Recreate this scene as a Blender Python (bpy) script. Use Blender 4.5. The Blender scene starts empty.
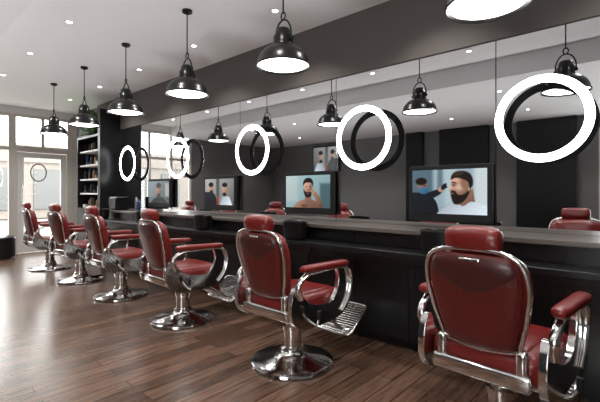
import bpy, bmesh, math, random
import numpy as np
from mathutils import Vector, Matrix
random.seed(4)
S=bpy.context.scene
COL=S.collection
S.view_settings.view_transform='Standard'
S.view_settings.look='None'
S.view_settings.exposure=0.0

# ---------------------------------------------------------------- materials
def newmat(name):
    m=bpy.data.materials.new(name); m.use_nodes=True
    return m,m.node_tree,m.node_tree.nodes['Principled BSDF']
def pm(name,col,rough=.5,metal=0,bump=0,scale=60,coat=0,vary=.0,spec=.5,bd=.002):
    m,t,b=newmat(name)
    b.inputs['Base Color'].default_value=(*col,1)
    b.inputs['Roughness'].default_value=rough
    b.inputs['Metallic'].default_value=metal
    b.inputs['Coat Weight'].default_value=coat
    b.inputs['Coat Roughness'].default_value=.15
    b.inputs['Specular IOR Level'].default_value=spec
    tc=t.nodes.new('ShaderNodeTexCoord')
    n=t.nodes.new('ShaderNodeTexNoise'); n.inputs['Scale'].default_value=scale
    t.links.new(tc.outputs['Object'],n.inputs['Vector'])
    if bump:
        bp=t.nodes.new('ShaderNodeBump'); bp.inputs['Strength'].default_value=bump
        bp.inputs['Distance'].default_value=bd
        t.links.new(n.outputs['Fac'],bp.inputs['Height']); t.links.new(bp.outputs['Normal'],b.inputs['Normal'])
    if vary:
        mx=t.nodes.new('ShaderNodeMix'); mx.data_type='RGBA'
        mx.inputs[6].default_value=(*[c*(1-vary) for c in col],1)
        mx.inputs[7].default_value=(*[min(1,c*(1+vary)) for c in col],1)
        n2=t.nodes.new('ShaderNodeTexNoise'); n2.inputs['Scale'].default_value=scale*.1
        t.links.new(tc.outputs['Object'],n2.inputs['Vector'])
        t.links.new(n2.outputs['Fac'],mx.inputs[0]); t.links.new(mx.outputs[2],b.inputs['Base Color'])
    return m
def em(name,col,strength):
    m,t,b=newmat(name)
    b.inputs['Base Color'].default_value=(*[c*.8 for c in col],1)
    b.inputs['Emission Color'].default_value=(*col,1)
    b.inputs['Emission Strength'].default_value=strength
    return m
M_chrome=pm('chrome',(.78,.78,.78),.12,1,scale=5)
M_red=pm('red_leather',(.150,.011,.009),.30,0,bump=.6,scale=24,vary=.30,coat=.12,bd=.005,spec=.45)
M_redd=pm('dark_red_leather',(.092,.010,.008),.30,0,bump=.6,scale=24,vary=.30,coat=.10,bd=.005,spec=.42)
M_yoke=pm('burgundy_leather',(.045,.008,.007),.33,0,bump=.4,scale=40,vary=.2,coat=.1)
M_black=pm('black_lacquer',(.006,.006,.007),.30,0,scale=20,spec=.35)
M_blackm=pm('black_matt',(.008,.008,.009),.55,0,scale=20,spec=.3)
M_blackmetal=pm('black_metal',(.009,.009,.009),.28,.3,scale=20)
M_mirror=pm('mirror_glass',(.74,.75,.76),.0,1,scale=5)
M_soffit=pm('dark_taupe_paint',(.100,.088,.081),.65,0,bump=.05,scale=200)
M_wallgrey=pm('grey_paint',(.145,.142,.142),.7,0,bump=.05,scale=200)
M_ceil=pm('ceiling_paint',(.86,.86,.86),.8,0,bump=.05,scale=200)
M_ceil2=pm('bulkhead_paint',(.80,.80,.80),.8,0,bump=.05,scale=200)
M_white=pm('white_paint',(.74,.73,.72),.45,0,scale=30)
M_frame=pm('warm_grey_frame_paint',(.60,.56,.52),.4,0,scale=30)
M_counter=pm('stone_counter',(.105,.090,.080),.30,0,scale=80,vary=.2)
M_lampwhite=em('lamp_diffuser',(1,.96,.90),9)
M_ringwhite=em('ring_diffuser',(.97,.98,1),11)
M_spot=em('downlight_lens',(1,.95,.88),25)
M_grout=pm('lightgrey_panel',(.60,.60,.61),.6,0,scale=40)
M_green=pm('foliage',(.10,.24,.06),.5,0,scale=30,vary=.5)

def floor_mat():
    m,t,b=newmat('wood_planks')
    tc=t.nodes.new('ShaderNodeTexCoord')
    br=t.nodes.new('ShaderNodeTexBrick'); br.offset=.37; br.offset_frequency=2
    br.inputs['Color1'].default_value=(.070,.038,.025,1)
    br.inputs['Color2'].default_value=(.150,.090,.063,1)
    br.inputs['Mortar'].default_value=(.012,.007,.005,1)
    br.inputs['Scale'].default_value=1
    br.inputs['Mortar Size'].default_value=.0026
    br.inputs['Bias'].default_value=-.1
    br.inputs['Brick Width'].default_value=1.25
    br.inputs['Row Height'].default_value=.125
    t.links.new(tc.outputs['Object'],br.inputs['Vector'])
    mp=t.nodes.new('ShaderNodeMapping'); mp.inputs['Scale'].default_value=(1.6,22,1)
    t.links.new(tc.outputs['Object'],mp.inputs['Vector'])
    n=t.nodes.new('ShaderNodeTexNoise'); n.inputs['Scale'].default_value=1.8; n.inputs['Detail'].default_value=7; n.inputs['Roughness'].default_value=.7
    t.links.new(mp.outputs['Vector'],n.inputs['Vector'])
    rp=t.nodes.new('ShaderNodeValToRGB')
    rp.color_ramp.elements[0].position=.32; rp.color_ramp.elements[0].color=(.38,.38,.38,1)
    rp.color_ramp.elements[1].position=.70; rp.color_ramp.elements[1].color=(1.45,1.42,1.38,1)
    t.links.new(n.outputs['Fac'],rp.inputs['Fac'])
    mx=t.nodes.new('ShaderNodeMix'); mx.data_type='RGBA'; mx.blend_type='MULTIPLY'; mx.inputs[0].default_value=.95
    t.links.new(br.outputs['Color'],mx.inputs[6]); t.links.new(rp.outputs['Color'],mx.inputs[7])
    t.links.new(mx.outputs[2],b.inputs['Base Color'])
    b.inputs['Roughness'].default_value=.24; b.inputs['Specular IOR Level'].default_value=.40
    bp=t.nodes.new('ShaderNodeBump'); bp.inputs['Strength'].default_value=.3; bp.inputs['Distance'].default_value=.002
    t.links.new(n.outputs['Fac'],bp.inputs['Height']); t.links.new(bp.outputs['Normal'],b.inputs['Normal'])
    return m
M_floor=floor_mat()
def glass_mat():
    m=bpy.data.materials.new('clear_glass'); m.use_nodes=True; t=m.node_tree; t.nodes.clear()
    o=t.nodes.new('ShaderNodeOutputMaterial'); a=t.nodes.new('ShaderNodeBsdfTransparent'); g=t.nodes.new('ShaderNodeBsdfGlossy')
    g.inputs['Roughness'].default_value=.02
    a.inputs['Color'].default_value=(.93,.95,.95,1)
    x=t.nodes.new('ShaderNodeMixShader'); x.inputs[0].default_value=.08
    t.links.new(a.outputs[0],x.inputs[1]); t.links.new(g.outputs[0],x.inputs[2]); t.links.new(x.outputs[0],o.inputs['Surface'])
    return m
M_glass=glass_mat()

# ---------------------------------------------------------------- geometry helpers
def merge(bm,tmp):
    me=bpy.data.meshes.new('t'); tmp.to_mesh(me); tmp.free(); bm.from_mesh(me); bpy.data.meshes.remove(me)
def g_box(bm,c,s,bev=0,seg=3,rot=None):
    t=bmesh.new(); bmesh.ops.create_cube(t,size=1)
    bmesh.ops.scale(t,vec=s,verts=t.verts)
    if bev: bmesh.ops.bevel(t,geom=list(t.edges),offset=bev,segments=seg,profile=.5,affect='EDGES',clamp_overlap=True)
    if rot is not None: bmesh.ops.transform(t,matrix=rot.to_4x4(),verts=t.verts)
    bmesh.ops.translate(t,vec=c,verts=t.verts); merge(bm,t)
def g_lathe(bm,prof,c=(0,0,0),n=40,rot=None):
    t=bmesh.new(); rings=[]
    for r,z in prof:
        if r<1e-6: rings.append([t.verts.new((0,0,z))])
        else: rings.append([t.verts.new((r*math.cos(2*math.pi*i/n),r*math.sin(2*math.pi*i/n),z)) for i in range(n)])
    for a,b in zip(rings,rings[1:]):
        for i in range(n):
            j=(i+1)%n
            f=[a[0],b[i],b[j]] if len(a)==1 and len(b)>1 else ([a[i],a[j],b[0]] if len(b)==1 and len(a)>1 else ([a[i],a[j],b[j],b[i]] if len(a)>1 else None))
            if f: t.faces.new(f)
    bmesh.ops.recalc_face_normals(t,faces=t.faces)
    if rot is not None: bmesh.ops.transform(t,matrix=rot.to_4x4(),verts=t.verts)
    bmesh.ops.translate(t,vec=c,verts=t.verts); merge(bm,t)
def g_loft(bm,rings,closed=False):
    t=bmesh.new(); R=[[t.verts.new(p) for p in r] for r in rings]; n=len(R[0])
    pairs=list(zip(R,R[1:]))
    if closed: pairs.append((R[-1],R[0]))
    for a,b in pairs:
        for i in range(n):
            j=(i+1)%n; t.faces.new([a[i],a[j],b[j],b[i]])
    if not closed:
        t.faces.new(R[0][::-1]); t.faces.new(R[-1])
    bmesh.ops.recalc_face_normals(t,faces=t.faces); merge(bm,t)
def smooth(pts,k=6,closed=False):
    P=[Vector(p) for p in pts]; out=[]; n=len(P)
    for i in range(n if closed else n-1):
        if closed: a,b,c,d=P[i-1],P[i],P[(i+1)%n],P[(i+2)%n]
        else: a,b,c,d=P[max(i-1,0)],P[i],P[i+1],P[min(i+2,n-1)]
        for s in range(k):
            u=s/k
            out.append(.5*((2*b)+(c-a)*u+(2*a-5*b+4*c-d)*u*u+(3*b-a-3*c+d)*u**3))
    if not closed: out.append(P[-1])
    return out
def g_tube(bm,pts,r,seg=10,closed=False,flat=1.0,k=6,sm=True):
    P=smooth(pts,k,closed) if sm else [Vector(p) for p in pts]
    rings=[]; n=len(P)
    T0=(P[1]-P[0]).normalized(); up=Vector((0,1,0)) if abs(T0.y)<.9 else Vector((0,0,1))
    N=(up-T0*up.dot(T0)).normalized()
    for i in range(n):
        if closed: T=(P[(i+1)%n]-P[i-1]).normalized()
        else: T=(P[min(i+1,n-1)]-P[max(i-1,0)]).normalized()
        N=(N-T*N.dot(T)).normalized(); B=T.cross(N)
        rings.append([P[i]+N*(r*flat*math.cos(2*math.pi*s/seg))+B*(r*math.sin(2*math.pi*s/seg)) for s in range(seg)])
    g_loft(bm,rings,closed)
def g_plate(bm,poly,y0,y1,bev=.006):
    t=bmesh.new(); a=[t.verts.new((x,y0,z)) for x,z in poly]; f=t.faces.new(a)
    r=bmesh.ops.extrude_face_region(t,geom=[f]); vs=[v for v in r['geom'] if isinstance(v,bmesh.types.BMVert)]
    bmesh.ops.translate(t,vec=(0,y1-y0,0),verts=vs); bmesh.ops.recalc_face_normals(t,faces=t.faces)
    if bev: bmesh.ops.bevel(t,geom=list(t.edges),offset=bev,segments=2,affect='EDGES',clamp_overlap=True)
    merge(bm,t)
def splate(poly,k=4):
    return [(p.x,p.z) for p in smooth([(x,0,z) for x,z in poly],k,True)]
def mk(name,bm,mat,parent=None,sm=True,label=None):
    me=bpy.data.meshes.new(name)
    bm.to_mesh(me); bm.free()
    for p in me.polygons: p.use_smooth=sm
    ms=mat if isinstance(mat,list) else [mat]
    for m in ms: me.materials.append(m)
    if sm: 
        try: me.set_sharp_from_angle(angle=math.radians(40))
        except Exception: pass
    o=bpy.data.objects.new(name,me); COL.objects.link(o)
    if parent: o.parent=parent
    if label: o['label']=label
    return o
def root(name,label,cat,loc=(0,0,0),rz=0,group=None):
    o=bpy.data.objects.new(name,None); o.empty_display_size=.1; COL.objects.link(o)
    o.location=loc; o.rotation_euler=(0,0,rz); o['label']=label; o['category']=cat
    if group:o['group']=group
    return o
def copy_thing(r,loc,rz=0,label=None):
    def rec(o,par):
        c=o.copy(); COL.objects.link(c)
        if par is not None: c.parent=par
        for ch in list(o.children): 
            rec(ch,c)
        return c
    c=rec(r,None); c.location=loc; c.rotation_euler=(0,0,rz)
    if label: c['label']=label
    return c
def box(name,x,y,z,mat,parent=None,bev=0,label=None,kind=None,cat=None):
    bm=bmesh.new(); g_box(bm,((x[0]+x[1])/2,(y[0]+y[1])/2,(z[0]+z[1])/2),(x[1]-x[0],y[1]-y[0],z[1]-z[0]),bev,2)
    o=mk(name,bm,mat,parent,sm=False,label=label)
    if kind:o['kind']=kind
    if cat:o['category']=cat
    return o
def struct(name,x,y,z,mat,label,bev=0):
    return box(name,x,y,z,mat,None,bev,label,'structure')
def rx(a): return Matrix.Rotation(a,3,'X')
def ry(a): return Matrix.Rotation(a,3,'Y')
def rz_(a): return Matrix.Rotation(a,3,'Z')

# ---------------------------------------------------------------- room
YF=10.2; YB=-2.5; XL=-3.0; XR=3.5; ZC=3.15
struct('floor',(XL-.1,XR+.1),(YB-.1,YF+.1),(-.1,0),M_floor,'dark brown wood plank floor')
struct('ceiling',(XL-.1,XR+.1),(YB-.1,YF+.1),(ZC,ZC+.1),M_ceil,'light painted ceiling with recessed spots')
struct('trim_1',(XL,.98),(YB,YF),(2.88,ZC),M_ceil2,'lowered pale grey ceiling bulkhead running along the room')
struct('wall_right',(XR,XR+.1),(YB,YF),(0,ZC),M_wallgrey,'dark grey painted wall carrying the mirrors')
struct('trim_2',(3.43,XR),(YB,8.85),(2.53,ZC),M_soffit,'dark taupe fascia above the mirrors')
struct('wall_back',(XL-.1,XR+.1),(YB-.1,YB),(0,ZC),M_wallgrey,'plain dark grey painted wall')
WA,WB=-.9,.9
struct('wall_left',(XL-.1,XL),(WB,YF),(0,ZC),M_wallgrey,'dark grey painted wall facing the mirrors')
struct('wall_left.001',(XL-.1,XL),(WA,WB),(2.6,ZC),M_wallgrey,'grey painted wall above the side window')
struct('wall_left.002',(XL-.1,XL),(WA,WB),(0,.5),M_wallgrey,'grey painted wall below the side window')
struct('wall_left.003',(XL-.1,XL),(YB,WA),(0,ZC),M_wallgrey,'grey painted wall beside the side window')
def window(name,axis,pos,a,b,z0,z1,label,nm=1,fr=.05,rails=(),mat=None):
    r=bpy.data.objects.new(name,None); COL.objects.link(r); r['kind']='structure'; r['label']=label
    bm=bmesh.new()
    def bx(u0,u1,w0,w1,t=.07):
        if axis=='x': g_box(bm,(pos,(u0+u1)/2,(w0+w1)/2),(t,u1-u0,w1-w0))
        else: g_box(bm,((u0+u1)/2,pos,(w0+w1)/2),(u1-u0,t,w1-w0))
    bx(a,a+fr,z0,z1); bx(b-fr,b,z0,z1); bx(a+fr,b-fr,z0,z0+fr); bx(a+fr,b-fr,z1-fr,z1)
    for i in range(1,nm):
        u=a+(b-a)*i/nm; bx(u-fr/2,u+fr/2,z0+fr,z1-fr,.068)
    for w in rails: bx(a+fr,b-fr,w-fr/2,w+fr/2,.066)
    mk('frame',bm,mat or M_white,r,False)
    bm=bmesh.new()
    if axis=='x': g_box(bm,(pos,(a+b)/2,(z0+z1)/2),(.008,b-a-fr,z1-z0-fr))
    else: g_box(bm,((a+b)/2,pos,(z0+z1)/2),(b-a-fr,.008,z1-z0-fr))
    mk('glass_pane',bm,M_glass,r,False)
    return r
window('window_3','x',XL-.05,WA,WB,.5,2.6,'white framed side window with bright daylight',2)
struct('wall_far',(XL,.3),(YF,YF+.1),(0,ZC),M_wallgrey,'dark grey painted end wall')
struct('wall_far.001',(.3,XR),(YF,YF+.1),(3.0,ZC),M_white,'white strip of wall above the shopfront glazing')
struct('wall_far.002',(3.36,XR),(YF,YF+.1),(0,3.0),M_frame,'narrow wall beside the entrance door')
struct('wall_far.003',(.3,2.24),(YF,YF+.1),(0,.35),M_frame,'low sill wall under the shop window')
window('window_1','y',YF+.05,.3,2.24,.35,3.0,'large pale framed shopfront window',3,.07,(2.25,),M_frame)
window('window_2','y',YF+.05,2.24,3.36,2.26,3.0,'transom window above the entrance door',2,.06,(),M_frame)
d=bpy.data.objects.new('door_1',None); COL.objects.link(d); d['kind']='structure'; d['label']='pale framed glass entrance door with a pull handle'
bm=bmesh.new()
for (a,b,z0,z1) in [(2.24,2.32,0,2.26),(3.28,3.36,0,2.26),(2.32,3.28,2.19,2.26)]:
    g_box(bm,((a+b)/2,YF+.05,(z0+z1)/2),(b-a,.1,z1-z0))
mk('door_frame',bm,M_frame,d,False)
bm=bmesh.new()
for (a,b,z0,z1) in [(2.33,2.44,.01,2.18),(3.16,3.27,.01,2.18),(2.44,3.16,.01,.24),(2.44,3.16,2.07,2.18)]:
    g_box(bm,((a+b)/2,YF+.05,(z0+z1)/2),(b-a,.05,z1-z0))
leaf=mk('door_leaf',bm,M_white,d,False)
bm=bmesh.new(); g_box(bm,(2.8,YF+.05,1.155),(.72,.01,1.83)); mk('glass_pane',bm,M_glass,leaf,False)
bm=bmesh.new(); g_tube(bm,[(2.40,YF+.0,.85),(2.40,YF-.05,.9),(2.40,YF-.05,1.4),(2.40,YF,1.45)],.012); mk('handle',bm,M_chrome,leaf)
bm=bmesh.new(); g_tube(bm,[(2.72+.15*math.cos(2*math.pi*i/24),YF+.03,1.75+.19*math.sin(2*math.pi*i/24)) for i in range(24)],.012,closed=True,k=2)  # reflection of a ring light in the glass, modelled as a black ring
mk('ring_reflection',bm,M_blackm,leaf,label='thin black ring on the door glass standing in for a ring light reflection')
for i,(a,b) in enumerate([(1.25,2.35),(2.95,4.1),(4.55,5.0)]):
    struct('trim_%d'%(i+3),(XL,XL+.14),(a,b),(0,2.88),M_black,'tall black panel on the grey wall',.004)
struct('baseboard_left',(XL,XL+.02),(5.0,YF),(0,.1),M_blackm,'black skirting board')

# outside street
r=box('pavement',(-12,16),(YF+.12,26),(-.2,-.05),pm('pavement_concrete',(.22,.21,.20),.8,bump=.2,scale=20,vary=.1),label='pale concrete pavement outside the shopfront',cat='pavement')
r['kind']='stuff'
b_=root('building','pale rendered street building across the road','building',(2,24,0))
bm=bmesh.new(); g_box(bm,(0,1,1.9),(22,2,3.8)); g_box(bm,(0,-.06,3.0),(22,.14,.25)); mk('facade',bm,pm('pale_render',(.21,.185,.165),.8,bump=.2,scale=10,vary=.15),b_,False)
wd=pm('window_dark',(.11,.11,.11),.4)
for i in range(9):
    bm=bmesh.new(); g_box(bm,(-9+i*2.3,-.02,1.5),(1.3,.1,2.1),.02); mk('building_window',bm,wd,b_,False)

# ---------------------------------------------------------------- mirrors
edges=[-2.2,-.62,.98,2.58,4.18,5.78,7.74]
for a,b in zip(edges,edges[1:]):
    o=box('mirror_panel',(3.45,3.5),(a+.003,b-.003),(1.0,2.53),M_mirror,bev=.002,label='large frameless wall mirror panel above the counter',cat='mirror')
    o['group']='mirror panels along the wall'

# ---------------------------------------------------------------- counters
o=box('countertop',(2.98,3.449),(-2.2,7.74),(.965,1.0),M_counter,bev=.004,label='long brown-grey stone worktop below the mirrors',cat='countertop')
o=box('ledge_shelf',(2.79,3.01),(-2.2,7.74),(.80,.845),M_black,bev=.006,label='long glossy black ledge fixed to the cabinet fronts',cat='shelf')
cab=root('base_cabinet','black lacquered base cabinet with drawer and doors','cabinet',(3.02,0,0),group='black cabinets under the worktop')
bm=bmesh.new(); g_box(bm,(.24,0,.5225),(.478,1.59,.885),.003); g_box(bm,(.27,0,.04),(.40,1.59,.08)); mk('body',bm,M_black,cab,False)
for yy in (-.53,0,.53):
    bm=bmesh.new(); g_box(bm,(-.004,yy,.40),(.009,.515,.60),.002); dd=mk('door',bm,M_black,cab,False)
    bm=bmesh.new(); g_box(bm,(-.014,yy+.22,.60),(.014,.012,.14),.003); mk('handle',bm,M_blackmetal,dd,False)
    bm=bmesh.new(); g_box(bm,(-.004,yy,.905),(.009,.515,.09),.002); mk('drawer',bm,M_black,cab,False)
cab.location=(3.02,.18,0)
for y in (-1.42,1.78,3.38,4.98,6.58): copy_thing(cab,(3.02,y,0))

# ---------------------------------------------------------------- barber chair
def wv(v):
    K=[(0,.150),(.05,.176),(.3,.212),(.6,.236),(.78,.236),(.9,.212),(.96,.178),(1.0,.115)]
    for (a,p),(b,q) in zip(K,K[1:]):
        if v<=b: return p+(q-p)*(v-a)/(b-a)
    return K[-1][1]
BX=lambda v:-.245-.105*v
BZ=lambda v:.560+.470*v
def sring(c,a,b,A,B,n=28,e=2.6):
    out=[]
    for i in range(n):
        t=2*math.pi*i/n; cs,sn=math.cos(t),math.sin(t)
        out.append(Vector(c)+Vector(A)*(a*math.copysign(abs(cs)**(2/e),cs))+Vector(B)*(b*math.copysign(abs(sn)**(2/e),sn)))
    return out
def build_chair():
    R=root('barber_chair','burgundy red leather barber chair with chrome frame facing the mirror','chair',group='barber chairs in a row')
    bm=bmesh.new(); g_lathe(bm,[(0,0),(.312,0),(.32,.010),(.316,.024),(.30,.030),(.24,.038),(.15,.055),(.10,.078),(.085,.105),(0,.105)],n=56); mk('base',bm,M_chrome,R)
    bm=bmesh.new(); g_lathe(bm,[(0,.10),(.068,.10),(.068,.25),(.078,.256),(.078,.285),(.05,.292),(.05,.385),(0,.385)],n=32)
    g_lathe(bm,[(0,.105),(.09,.105),(.092,.12),(.075,.135),(0,.135)],n=32); mk('pedestal',bm,M_chrome,R)
    bm=bmesh.new(); g_box(bm,(0,0,.395),(.40,.38,.06),.02); g_box(bm,(0,0,.365),(.24,.22,.05),.02); mk('seat_frame',bm,M_chrome,R)
    bm=bmesh.new(); g_box(bm,(.01,0,.495),(.55,.515,.15),.05,5)
    g_box(bm,(.02,0,.545),(.46,.40,.07),.034,4); mk('seat',bm,M_red,R)
    for s in (-1,1):
        poly=splate([(-.315,.44),(-.325,.56),(-.29,.660),(-.24,.665),(-.205,.59),(-.12,.525),(.0,.50),(.11,.505),(.175,.57),(.20,.66),(.18,.725),(.14,.755),(.28,.755),(.335,.70),(.345,.60),(.33,.47),(.27,.39),(.08,.355),(-.20,.365)],3)
        bm=bmesh.new(); y0=s*.262; g_plate(bm,poly,min(y0,y0+s*.034),max(y0,y0+s*.034),.010)
        P=mk('side_panel',bm,M_chrome,R)
        bm=bmesh.new()
        g_tube(bm,[(.22,s*.300,.41),(.30,s*.303,.50),(.330,s*.308,.62),(.30,s*.312,.715),(.20,s*.314,.748),(.0,s*.314,.752),(-.2,s*.314,.748)],.013,flat=1.6)
        g_tube(bm,[(-.24,s*.298,.58),(-.275,s*.306,.65),(-.245,s*.312,.71),(-.17,s*.314,.748)],.016,flat=1.4)
        A=mk('arm_support',bm,M_chrome,R)
        bm=bmesh.new(); xs=[-.245,-.238,-.21,-.15,-.05,.08,.18,.235,.262,.268]; f=[.35,.7,.92,1,1,1.05,1.12,1.0,.7,.35]
        g_loft(bm,[sring((x,s*.315,.783-.012*((x+.24)/.5)),.038*k,.026*min(1,k),(0,1,0),(0,0,1)) for x,k in zip(xs,f)])
        mk('armrest',bm,M_red,R)
    vs=[0,.02,.06,.14,.3,.45,.6,.72,.82,.9,.95,.985,1.0]
    bm=bmesh.new(); rings=[]
    for v in vs:
        tk=.060*min(1,(v+.02)/.1)**.5*min(1,(1.012-v)/.12)**.5
        rings.append(sring((BX(v)+.025,0,BZ(v)),wv(v)*.985,tk,(0,1,0),(1,0,.24),e=2.6,n=36))
    g_loft(bm,rings); bk=mk('backrest',bm,M_red,R)
    bm=bmesh.new(); rings=[]
    for v in [.0,.02,.06,.14,.25,.4,.55,.68,.8,.88,.93,.96]:
        q=min(1,(v+.01)/.1)**.5*min(1,(.975-v)/.10)**.5
        rings.append(sring((BX(v)-.030,0,BZ(v)+.01),wv(v)*.90,.036*q,(0,1,0),(1,0,.24),e=2.3,n=36))
    g_loft(bm,rings); mk('rear_panel',bm,M_redd,bk,label='dark red leather padded rear panel')
    bm=bmesh.new(); rings=[]
    for v,wd_ in [(.60,.05),(.612,.085),(.64,.125),(.68,.160),(.74,.190),(.80,.203),(.86,.198),(.91,.178),(.945,.145)]:
        q=min(1,(.975-v)/.10)**.5
        rings.append(sring((BX(v)-.030,0,BZ(v)+.01),wd_,.0395*q,(0,1,0),(1,0,.24),e=2.5,n=36))
    g_loft(bm,rings); mk('upper_yoke',bm,M_yoke,bk,label='dark burgundy curved upper back section')
    out=[]
    vv=[.03,.10,.2,.32,.45,.6,.72,.82,.9,.96,1.0]
    for v in vv: out.append((BX(v)-.026,wv(v)*.985,BZ(v)+.008))
    out.append((BX(1.01)-.026,0,BZ(1.012)+.008))
    for v in vv[::-1]: out.append((BX(v)-.026,-wv(v)*.985,BZ(v)+.008))
    out.append((BX(0)-.030,0,BZ(0)))
    bm=bmesh.new(); g_tube(bm,out,.0115,closed=True,k=4,flat=1.0); mk('rear_rim',bm,M_chrome,bk)
    bm=bmesh.new(); g_box(bm,(-.290,0,.455),(.035,.46,.075),.015)
    for s in (-1,1): g_box(bm,(-.275,s*.185,.52),(.045,.05,.15),.018)
    mk('hinge_bar',bm,M_chrome,R)
    bm=bmesh.new()
    for s in (-.045,.045): g_tube(bm,[(-.355,s,.95),(-.357,s,1.02),(-.357,s,1.09)],.008,sm=False)
    g_box(bm,(-.392,0,.985),(.020,.10,.04),.009); mk('headrest_bracket',bm,M_chrome,R)
    bm=bmesh.new(); ys=[-.126,-.121,-.104,-.07,-.03,.03,.07,.104,.121,.126]; f=[.4,.72,.92,1,1.03,1.03,1,.92,.72,.4]
    g_loft(bm,[sring((-.350,y,1.085),.048*k,.060*k,(1,0,.15),(-.15,0,1)) for y,k in zip(ys,f)]); mk('headrest',bm,M_red,R)
    bm=bmesh.new(); g_tube(bm,[(-.03,-.05,.34),(-.05,-.22,.345),(-.10,-.33,.39),(-.13,-.37,.45)],.009); L=mk('pump_lever',bm,M_chrome,R)
    bm=bmesh.new(); g_lathe(bm,[(0,-.03),(.012,-.028),(.016,0),(.014,.03),(0,.035)],(-.135,-.374,.465),16); mk('lever_grip',bm,M_blackm,L)
    bm=bmesh.new(); g_box(bm,(.305,0,.355),(.055,.36,.20),.024,4,ry(-.2)); mk('calf_pad',bm,M_red,R)
    bm=bmesh.new()
    for s in (-.17,.17):
        g_tube(bm,[(.15,s,.375),(.27,s,.30),(.38,s,.21),(.50,s,.165),(.60,s,.18)],.015,flat=1.3)
    g_tube(bm,[(.38,-.17,.21),(.38,.17,.21)],.010,sm=False)
    F=mk('footrest_bracket',bm,M_chrome,R)
    bm=bmesh.new(); c=Vector((.575,0,.230)); a=math.radians(33); U=Vector((math.cos(a),0,math.sin(a)))
    loop=[c+U*(sx*.165)+Vector((0,sy*.225,0)) for sx,sy in [(-1,-.8),(-1,0),(-1,.8),(-.8,1),(0,1),(.8,1),(1,.8),(1,0),(1,-.8),(.8,-1),(0,-1),(-.8,-1)]]
    g_tube(bm,loop,.013,closed=True,k=4)
    for i in range(-6,7):
        q=c+U*(i*.0235); g_tube(bm,[q+Vector((0,-.22,0)),q+Vector((0,.22,0))],.0075,sm=False,seg=6)
    for y in (-.11,0,.11): g_tube(bm,[c-U*.16+Vector((0,y,-.006)),c+U*.16+Vector((0,y,-.006))],.006,sm=False,seg=6)
    mk('footplate',bm,M_chrome,F,label='ribbed chrome footplate')
    return R
CH=build_chair(); CH.location=(2.27,.62,0); CH.rotation_euler=(0,0,math.radians(-4))
for y,rr in ((2.10,0),(3.64,-3),(5.06,-2),(6.42,3),(7.82,0)):
    copy_thing(CH,(2.25,y,0),math.radians(rr))

# ---------------------------------------------------------------- pendant lamps
PZ=2.29
P=root('pendant_lamp','black metal industrial dome pendant lamp, lit','lamp',group='black pendant lamps above the chairs')
bm=bmesh.new(); g_lathe(bm,[(0,.86),(.05,.86),(.05,.835),(.02,.82),(0,.82)],n=24); mk('ceiling_canopy',bm,M_blackmetal,P)
bm=bmesh.new(); g_tube(bm,[(0,0,.83),(0,0,.42)],.006,sm=False,seg=8); mk('cord',bm,M_blackm,P)
bm=bmesh.new()
g_tube(bm,[(0,.022*math.cos(t),.40+.03*math.sin(t)) for t in [2*math.pi*i/12 for i in range(12)]],.006,closed=True,k=2)
g_tube(bm,[(0,-.085,.20),(0,-.082,.28),(0,-.05,.345),(0,0,.37),(0,.05,.345),(0,.082,.28),(0,.085,.20)],.007)
for s in (-1,1): g_lathe(bm,[(0,-.015),(.014,-.015),(.014,.015),(0,.015)],(0,s*.085,.205),12,rx(math.pi/2))
mk('yoke',bm,M_blackmetal,P)
bm=bmesh.new()
g_lathe(bm,[(.212,0),(.214,.012),(.204,.022),(.200,.05),(.182,.09),(.150,.128),(.108,.155),(.082,.165),(.078,.19),(.078,.235),(.066,.25),(.060,.285),(.045,.30),(0,.302)],n=48)
g_lathe(bm,[(.212,0),(.205,.002),(.196,.022),(.19,.05),(.172,.088),(.14,.12),(.10,.145),(0,.15)],n=48)
mk('lamp_shade',bm,M_blackmetal,P)
bm=bmesh.new(); g_lathe(bm,[(0,-.006),(.08,-.002),(.15,.004),(.19,.014),(.196,.022),(0,.025)],n=40); mk('diffuser',bm,M_lampwhite,P)
pys=(.683,2.20,3.56,4.93,6.28,7.62)
P.location=(2.25,pys[0],PZ)
for y in pys[1:]: copy_thing(P,(2.25,y,PZ))

# ---------------------------------------------------------------- ring lights
Rr=root('ring_light','large round white ring light fixed in front of the mirror, lit','ring light',group='ring lights on the mirrors')
def annulus(bm,r0,r1,x0,x1,n=64):
    rot=ry(math.pi/2)
    g_lathe(bm,[(r0,x0),(r1,x0),(r1,x1),(r0,x1),(r0,x0)],(0,0,0),n,rot)
bm=bmesh.new(); annulus(bm,.2575,.3170,-.005,.006)
H=mk('housing',bm,M_blackm,Rr)
bm=bmesh.new(); annulus(bm,.2590,.3155,-.0065,-.0045); mk('diffuser',bm,M_ringwhite,Rr)
DR=.125
for a in (math.pi/2,-math.pi/2):
    bm=bmesh.new(); g_lathe(bm,[(0,.003),(.005,.003),(.005,DR-.006),(.016,DR-.006),(.016,DR-.0002),(0,DR-.0002)],(0,.287*math.cos(a),.287*math.sin(a)),16,ry(math.pi/2))
    mk('standoff',bm,M_blackmetal,Rr)
RX=3.45-DR
rys=(.635,2.16,3.80,5.52,7.22)
Rr.location=(RX,rys[0],1.84)
for y in rys[1:]: copy_thing(Rr,(RX,y,1.84))

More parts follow.
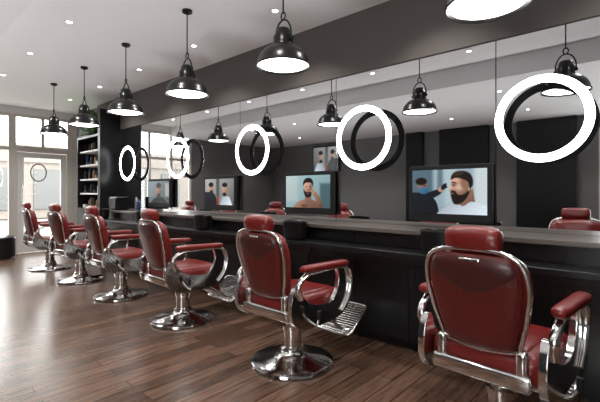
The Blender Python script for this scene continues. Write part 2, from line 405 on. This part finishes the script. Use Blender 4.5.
# ---------------------------------------------------------------- televisions
m,t,b=newmat('screen_image')
at=t.nodes.new('ShaderNodeVertexColor'); at.layer_name='Col'
b.inputs['Base Color'].default_value=(0,0,0,1); b.inputs['Roughness'].default_value=.25
t.links.new(at.outputs['Color'],b.inputs['Emission Color']); b.inputs['Emission Strength'].default_value=.95
M_screen=m
def ell(cx,cy,rx_,ry_,rot=0,n=24,asp=1.7):
    o=[]
    for i in range(n):
        t=2*math.pi*i/n; x=rx_*math.cos(t)*asp; y=ry_*math.sin(t)
        X=x*math.cos(rot)-y*math.sin(rot); Y=x*math.sin(rot)+y*math.cos(rot)
        o.append((cx+X/asp,cy+Y))
    return o
SK=(.50,.29,.21); SK2=(.28,.145,.10); SK3=(.13,.065,.045); SKL=(.68,.46,.37); HR=(.018,.012,.010); HR2=(.06,.035,.025); BK=(.012,.015,.022); BL=(.05,.16,.30); WT=(.62,.70,.78)
SQ=lambda a,b,c,d:[(a,b),(c,b),(c,d),(a,d)]
pics=[
 [((.32,.43,.48),SQ(-.1,-.1,1.1,1.1),.001,.2),((.10,.16,.20),SQ(-.1,.35,.30,1.1),.06,.1),((.14,.20,.24),SQ(.36,.5,.44,1.1),.04,.1),((.62,.69,.72),SQ(.84,-.1,1.1,1.1),.08,0),((.45,.57,.62),SQ(.46,.2,.6,1.1),.09,0),
  (BK,[(-.1,-.1),(.34,-.1),(.36,.22),(.26,.42),(.12,.48),(-.1,.42)],.012,.5),(SK2,ell(.15,.62,.07,.14),.01,2.),(BL,ell(.165,.53,.07,.085),.01,2),(HR,ell(.13,.74,.085,.09),.015,.5),(HR,ell(.18,.64,.02,.012),.01,0),
  (BK,[(.18,.28),(.34,.38),(.42,.48),(.38,.56),(.18,.44)],.012,.5),(SK,ell(.42,.56,.05,.06,.4),.01,2),(SK,ell(.455,.60,.03,.025,.4),.008,2),(BK,[(.43,.54),(.50,.60),(.51,.69),(.45,.68),(.41,.60)],.006,1),((.5,.55,.6),SQ(.49,.62,.515,.70),.005,0),
  (SK2,[(.60,.12),(.86,.20),(.83,.56),(.62,.44)],.012,1.5),(WT,[(.36,-.1),(1.1,-.1),(1.1,.12),(.90,.25),(.80,.28),(.70,.18),(.60,.26),(.46,.14)],.012,-.6),
  (SK,[(.555,.80),(.545,.70),(.548,.65),(.520,.55),(.518,.52),(.545,.505),(.542,.46),(.55,.38),(.60,.30),(.70,.32),(.79,.46),(.80,.68),(.76,.84),(.64,.88)],.008,2.2),
  (SK2,ell(.59,.66,.04,.05),.03,0),(SKL,ell(.66,.60,.05,.06),.05,0),(SK2,ell(.56,.535,.018,.02),.012,0),(SKL,ell(.545,.60,.012,.06,.15),.012,0),(SK2,ell(.72,.70,.05,.14),.05,0),
  (HR,[(.543,.515),(.540,.47),(.552,.34),(.585,.23),(.65,.22),(.74,.33),(.785,.50),(.795,.60),(.765,.62),(.755,.50),(.70,.44),(.64,.44),(.61,.51),(.58,.53)],.018,.6),
  (SK2,[(.548,.47),(.58,.475),(.585,.455),(.55,.45)],.006,0),
  (HR,[(.545,.76),(.55,.86),(.60,.94),(.70,.96),(.79,.90),(.83,.76),(.825,.62),(.79,.58),(.775,.66),(.745,.74),(.66,.79),(.60,.80)],.018,.8),(HR2,ell(.64,.89,.06,.03,.2),.03,0),
  (SK2,ell(.775,.56,.018,.058,.1),.006,1.5),(SK,ell(.777,.56,.010,.035,.1),.006,0),(HR,[(.555,.715),(.575,.725),(.615,.70),(.61,.685),(.575,.70),(.555,.695)],.006,0),(HR,ell(.583,.645,.014,.010),.005,0)],
 [((.30,.45,.48),SQ(-.1,-.1,1.1,1.1),.001,.3),((.50,.60,.60),SQ(-.1,.2,.28,1.1),.08,.2),((.07,.13,.15),SQ(.78,-.1,1.1,.75),.06,.2),((.40,.50,.50),SQ(.30,.6,.36,1.1),.03,.2),
  (SK2,[(.18,-.1),(.86,-.1),(.80,.10),(.72,.18),(.60,.26),(.44,.26),(.30,.18),(.22,.08)],.015,1.4),(SK3,ell(.44,.06,.08,.05),.05,0),(SK2,[(.45,.12),(.60,.12),(.59,.5),(.45,.5)],.015,1),(SK,ell(.52,.60,.10,.25),.01,2.4),(SK2,ell(.585,.58,.03,.16),.03,0),
  (HR,[(.42,.58),(.425,.46),(.46,.35),(.52,.31),(.58,.35),(.615,.46),(.62,.58),(.59,.52),(.56,.49),(.48,.49),(.45,.52)],.018,.6),(HR,[(.41,.66),(.41,.80),(.46,.90),(.54,.93),(.61,.88),(.64,.76),(.63,.64),(.61,.72),(.57,.77),(.47,.77),(.43,.72)],.018,.8),
  (HR,ell(.48,.655,.020,.012),.008,0),(HR,ell(.565,.655,.020,.012),.008,0),(SK2,ell(.52,.44,.026,.012),.008,0),(SK2,ell(.52,.545,.02,.03),.01,0),
  (SK2,[(.68,-.1),(.84,-.1),(.82,.2),(.74,.42),(.66,.52),(.60,.50),(.63,.40),(.70,.22)],.012,1.5),(SK,ell(.625,.50,.05,.08,.5),.01,1.5),(SK2,ell(.60,.54,.03,.012,.6),.006,0),(SK2,ell(.62,.50,.03,.008,.6),.006,0),(BK,[(.54,.42),(.60,.44),(.60,.49),(.54,.47)],.006,0)],
 [((.30,.30,.29),SQ(-.1,-.1,1.1,1.1),.001,.5),((.1,.1,.1),SQ(.4,.3,.52,1.1),.05,0),(BK,[(-.1,-.1),(.4,-.1),(.36,.4),(.1,.5),(-.1,.4)],.015,.5),(SK,ell(.22,.62,.08,.17),.01,2),(HR,ell(.22,.78,.09,.10),.015,.5),(HR,ell(.23,.50,.06,.07),.015,.5),
  (WT,[(.5,-.1),(.98,-.1),(.85,.32),(.62,.35)],.012,-1),(SK,ell(.70,.56,.085,.2),.01,2),(HR,ell(.70,.76,.09,.09),.015,.5),(HR,ell(.69,.40,.065,.075),.015,.5),((.3,.05,.04),SQ(.42,-.1,.5,.3),.02,0)],
 [((.14,.18,.20),SQ(-.1,-.1,1.1,1.1),.001,.5),((.4,.4,.4),SQ(.82,.3,1.1,.9),.05,0),(BK,[(.1,-.1),(.9,-.1),(.75,.22),(.5,.28),(.3,.22)],.015,.5),(SK2,ell(.5,.55,.12,.28),.01,2),(HR,ell(.5,.80,.13,.13),.015,.5),(HR,ell(.5,.34,.09,.10),.015,.5)]]
def paint(pic,nu,nv):
    U,V=np.meshgrid(np.linspace(0,1,nu),np.linspace(0,1,nv)); A=1.7
    C=np.zeros((nv,nu,3))
    for col,poly,soft,shade in pic:
        if len(poly)>4: poly=[(p.x,p.z) for p in smooth([(x,0,z) for x,z in poly],3,True)]
        P=np.array(poly,dtype=float); n=len(P); D=np.full(U.shape,9.); ins=np.zeros(U.shape,bool)
        for i in range(n):
            x0,y0=P[i]; x1,y1=P[(i+1)%n]
            X0,X1=x0*A,x1*A; dx,dy=X1-X0,y1-y0; L=dx*dx+dy*dy+1e-12
            tt=np.clip(((U*A-X0)*dx+(V-y0)*dy)/L,0,1)
            D=np.minimum(D,np.hypot(U*A-X0-tt*dx,V-y0-tt*dy))
            if y0!=y1:
                c=((y0>V)!=(y1>V))&(U<(x1-x0)*(V-y0)/(y1-y0)+x0); ins^=c
        sd=np.where(ins,D,-D); al=np.clip(sd/(2*soft)+.5,0,1); al=al*al*(3-2*al)
        cx,cy=P.mean(0)
        sh=np.clip(1+shade*((cx-U)*1.2+(V-cy)*.8)*1.2,.30,1.6)*(1+.06*np.sin(U*57+V*23)*np.sin(V*71-U*31))
        C=C*(1-al[...,None])+al[...,None]*np.array(col)*sh[...,None]
    return np.clip(C,0,1)
def tv(y,pic,label,x=3.45,sgn=1,w=.72,h=.47,z=1.30):
    T=root('television',label,'television',(x,y,z)); T.rotation_euler=(0,0,0 if sgn==1 else math.pi)
    bm=bmesh.new(); g_box(bm,(-.045,0,0),(.05,w,h),.006); g_box(bm,(-.012,0,0),(.024,w*.6,h*.6)); C=mk('casing',bm,M_blackm,T,False)
    bm=bmesh.new()
    g_box(bm,(-.0705,0,.016),(.002,w-.065,h-.105)); Sc=mk('screen',bm,M_black,C,False)
    W=w-.069; Hh=h-.109; nu,nv=150,94
    cc=paint(pics[pic],nu,nv)
    verts=[(-.0722,W*(.5-i/(nu-1)),.016+Hh*(j/(nv-1)-.5)) for j in range(nv) for i in range(nu)]
    faces=[(j*nu+i,(j+1)*nu+i,(j+1)*nu+i+1,j*nu+i+1)[::-1] for j in range(nv-1) for i in range(nu-1)]
    me=bpy.data.meshes.new('screen_picture'); me.from_pydata(verts,[],faces)
    ca=me.color_attributes.new('Col','FLOAT_COLOR','POINT')
    arr=np.ones((nu*nv,4),dtype=np.float32); arr[:,:3]=cc.reshape(-1,3); ca.data.foreach_set('color',arr.ravel())
    me.materials.append(M_screen); o=bpy.data.objects.new('screen_picture',me); COL.objects.link(o); o.parent=Sc
tv(1.345,0,'black flat television showing a bearded man having a haircut',w=.71,h=.49,z=1.295)
tv(2.93,1,'black television showing a shirtless bearded man with raised hand')
tv(4.55,2,'black flat television showing two people in a barber shop')
tv(6.20,3,'black flat television showing a dark haired man')
tv(7.76,2,'large square wall television showing two people',x=XL,sgn=-1,w=1.05,h=.85,z=2.35)

# ---------------------------------------------------------------- downlights and added ceiling fill
DL=root('downlight','small round recessed ceiling spotlight, lit','light',group='recessed ceiling spotlights')
bm=bmesh.new(); g_lathe(bm,[(.030,-.004),(.045,-.004),(.048,0),(.030,0)],n=20); mk('trim_ring',bm,M_white,DL)
bm=bmesh.new(); g_lathe(bm,[(0,-.002),(.030,-.002),(.030,0),(0,0)],n=20); mk('lens',bm,M_spot,DL)
pos=[]
for y in (.4,1.85,3.3,4.75,6.2,7.65,9.1):
    pos+= [(1.55,y,ZC),(2.85,y-.4,ZC),(.2,y,2.88),(-1.6,y,2.88)]
DL.location=pos[0]
for p in pos[1:]: copy_thing(DL,p)
for i,p in enumerate(pos):
    l=bpy.data.lights.new('spot_lamp','SPOT'); l.energy=60; l.spot_size=math.radians(120); l.spot_blend=.6; l.color=(1,.96,.92); l.shadow_soft_size=.05
    lo=bpy.data.objects.new('spot_lamp',l); lo.location=(p[0],p[1],p[2]-.02); COL.objects.link(lo)
for y in (.2,2.6,5.0,7.4):  # added upward fill spots with no fittings, only to brighten the ceiling
    l=bpy.data.lights.new('ceiling_fill','SPOT'); l.energy=90; l.spot_size=math.radians(150); l.spot_blend=1; l.color=(.98,.98,1); l.shadow_soft_size=.0
    lo=bpy.data.objects.new('ceiling_fill',l); lo.location=(.3,y,.35); lo.rotation_euler=(math.pi,0,0); COL.objects.link(lo)

# ---------------------------------------------------------------- shelving unit with products
struct('trim_6',(3.05,3.5),(7.75,7.85),(0,2.88),M_black,'black painted end panel beside the mirrors')
SU=root('shelving_unit','tall black open shelving unit with pale back panel','shelving unit',(0,0,0))
bm=bmesh.new(); g_box(bm,(3.275,8.88,1.21),(.45,.04,2.42)); g_box(bm,(3.275,8.35,2.40),(.45,1.0,.04)); g_box(bm,(3.275,8.355,.50),(.45,.99,1.0),.003)
mk('body',bm,M_black,SU,False)
bm=bmesh.new(); g_box(bm,(3.485,8.355,1.69),(.02,.99,1.38)); mk('back_panel',bm,M_grout,SU,False)
shz=[1.02,1.30,1.58,1.86,2.14]
for z in shz[1:]:
    bm=bmesh.new(); g_box(bm,(3.28,8.355,z-.015),(.38,.99,.03)); mk('shelf',bm,M_white,SU,False)
pb={}
def bottle(mat,kind,label):
    bm=bmesh.new()
    if kind==0: g_lathe(bm,[(0,0),(.032,0),(.034,.01),(.034,.13),(.026,.15),(.012,.16),(.012,.18),(0,.18)],n=16)
    elif kind==1: g_lathe(bm,[(0,0),(.042,0),(.044,.01),(.044,.06),(.04,.065),(0,.065)],n=16)
    else: g_lathe(bm,[(0,0),(.026,0),(.027,.18),(.022,.195),(.014,.2),(.014,.225),(0,.225)],n=16)
    o=mk('bottle' if kind!=1 else 'jar',bm,mat,None); o['label']=label; o['category']='bottle' if kind!=1 else 'jar'
    return o
cols=[(M_blackm,'black'),(pm('amber_plastic',(.16,.08,.03),.3),'amber'),(M_white,'white'),(pm('dark_blue_plastic',(.03,.06,.14),.3),'dark blue')]
for si,z in enumerate([1.0]+shz[1:]):
    for k in range(8):
        m,nm=cols[random.choice([0,0,1,2,3,0])]; kd=random.choice([0,1,2,0])
        key=(nm,kd,'s')
        lab='%s %s on the shelving unit'%(nm,'hair product bottle' if kd!=1 else 'low hair wax jar')
        if key not in pb: o=bottle(m,kd,lab); pb[key]=o
        else: o=pb[key].copy(); COL.objects.link(o)
        o['group']='hair products on the shelves'
        o.location=(3.19+random.uniform(-.03,.04),7.92+k*.125+random.uniform(-.01,.01),z+.0005)
for y,k,c in [(6.75,0,3),(7.35,0,1),(7.45,2,2)]:
    m,nm=cols[c]; o=bottle(m,k,'%s %s on the worktop'%(nm,'hair product bottle' if k!=1 else 'low hair wax jar')); o.location=(3.30,y,1.0005); o['group']='hair products on the worktop'
PL=root('potted_plant','leafy green plant in a dark pot on the shelving unit','plant',(3.17,8.40,2.4205))
bm=bmesh.new(); g_lathe(bm,[(0,0),(.06,0),(.085,.12),(.09,.13),(.08,.13),(.07,.11),(0,.11)],n=24); mk('pot',bm,M_blackm,PL)
bm=bmesh.new()
for i in range(420):
    a=random.uniform(0,2*math.pi); rr=random.uniform(.03,.24); zz=random.uniform(.08,.52)-rr*.45
    c=Vector((rr*.65*math.cos(a),rr*math.sin(a)*1.6,zz)); dv=Vector((math.cos(a),math.sin(a),random.uniform(-.6,.5))).normalized(); sd=dv.cross(Vector((0,0,1))).normalized()
    L=random.uniform(.07,.11); w_=L*.38
    if c.z+dv.z*L<.02 or abs(c.x+dv.x*L)>.235: continue
    q=[c,c+dv*L*.4+sd*w_,c+dv*L,c+dv*L*.4-sd*w_]
    bm.faces.new([bm.verts.new(v) for v in q])
    if i%5==0: g_tube(bm,[(0,0,.10),(c.x*.5,c.y*.5,.16),c],.003,seg=5,k=2)
mk('foliage',bm,M_green,PL,False)
TC=root('tool_bowl','round black tool bowl standing on the black ledge','bowl',(2.885,1.22,.8455),group='black bowls on the ledge')
bm=bmesh.new()
prof=[(0,.70),(.006,.80),(.03,.93),(.08,1.0),(.16,1.0),(.168,1.02),(.176,1.02),(.182,.98)]
rg=[sring((0,0,z),.086*k,.125*k,(1,0,0),(0,1,0),e=2.6,n=36) for z,k in prof]+[sring((0,0,z),.086*k,.125*k,(1,0,0),(0,1,0),e=2.6,n=36) for z,k in [(.178,.93),(.12,.9),(.06,.8),(.05,.4)]]
g_loft(bm,rg); mk('bowl_body',bm,M_black,TC)
bm=bmesh.new(); g_box(bm,(.0,-.01,.115),(.035,.10,.12),.012,rot=rz_(.3)); mk('clipper',bm,M_blackmetal,TC,False)
for y in (2.66,4.22,5.8,7.2): copy_thing(TC,(2.885,y,.8455))
K=root('towel_warmer','small black towel warmer box on the worktop','appliance',(3.12,7.10,1.0005))
bm=bmesh.new(); g_box(bm,(0,0,.12),(.22,.30,.23),.02); mk('body',bm,M_black,K,False)
bm=bmesh.new(); g_box(bm,(-.115,0,.12),(.012,.25,.18),.004); dd=mk('door',bm,M_blackmetal,K,False)
bm=bmesh.new(); g_box(bm,(-.13,.09,.12),(.02,.012,.10),.003); mk('handle',bm,M_chrome,dd,False)
pf=root('stool','low black round upholstered stool by the window','stool',(1.93,9.75,0))
bm=bmesh.new(); g_lathe(bm,[(0,.03),(.24,.03),(.25,.06),(.25,.34),(0,.34)],n=32); mk('body',bm,M_blackm,pf)
bm=bmesh.new(); g_lathe(bm,[(0,.34),(.25,.34),(.262,.37),(.25,.42),(.2,.44),(0,.445)],n=32); mk('seat',bm,M_black,pf)
bm=bmesh.new(); g_lathe(bm,[(0,0),(.2,0),(.2,.03),(0,.03)],n=32); mk('base',bm,M_blackmetal,pf)
# ---------------------------------------------------------------- world + daylight
w=bpy.data.worlds.new('World'); S.world=w; w.use_nodes=True; t=w.node_tree
bg=t.nodes['Background']; bg.inputs['Color'].default_value=(1,.985,.96,1); bg.inputs['Strength'].default_value=10
# ---------------------------------------------------------------- camera
cam=bpy.data.cameras.new('camera'); cam.lens=24; cam.sensor_width=36; cam.shift_y=-8/600; cam.clip_start=.02
co=bpy.data.objects.new('camera',cam); COL.objects.link(co); co.location=(0,0,1.3)
co.rotation_euler=(math.radians(90),0,-math.radians(48.05)); S.camera=co
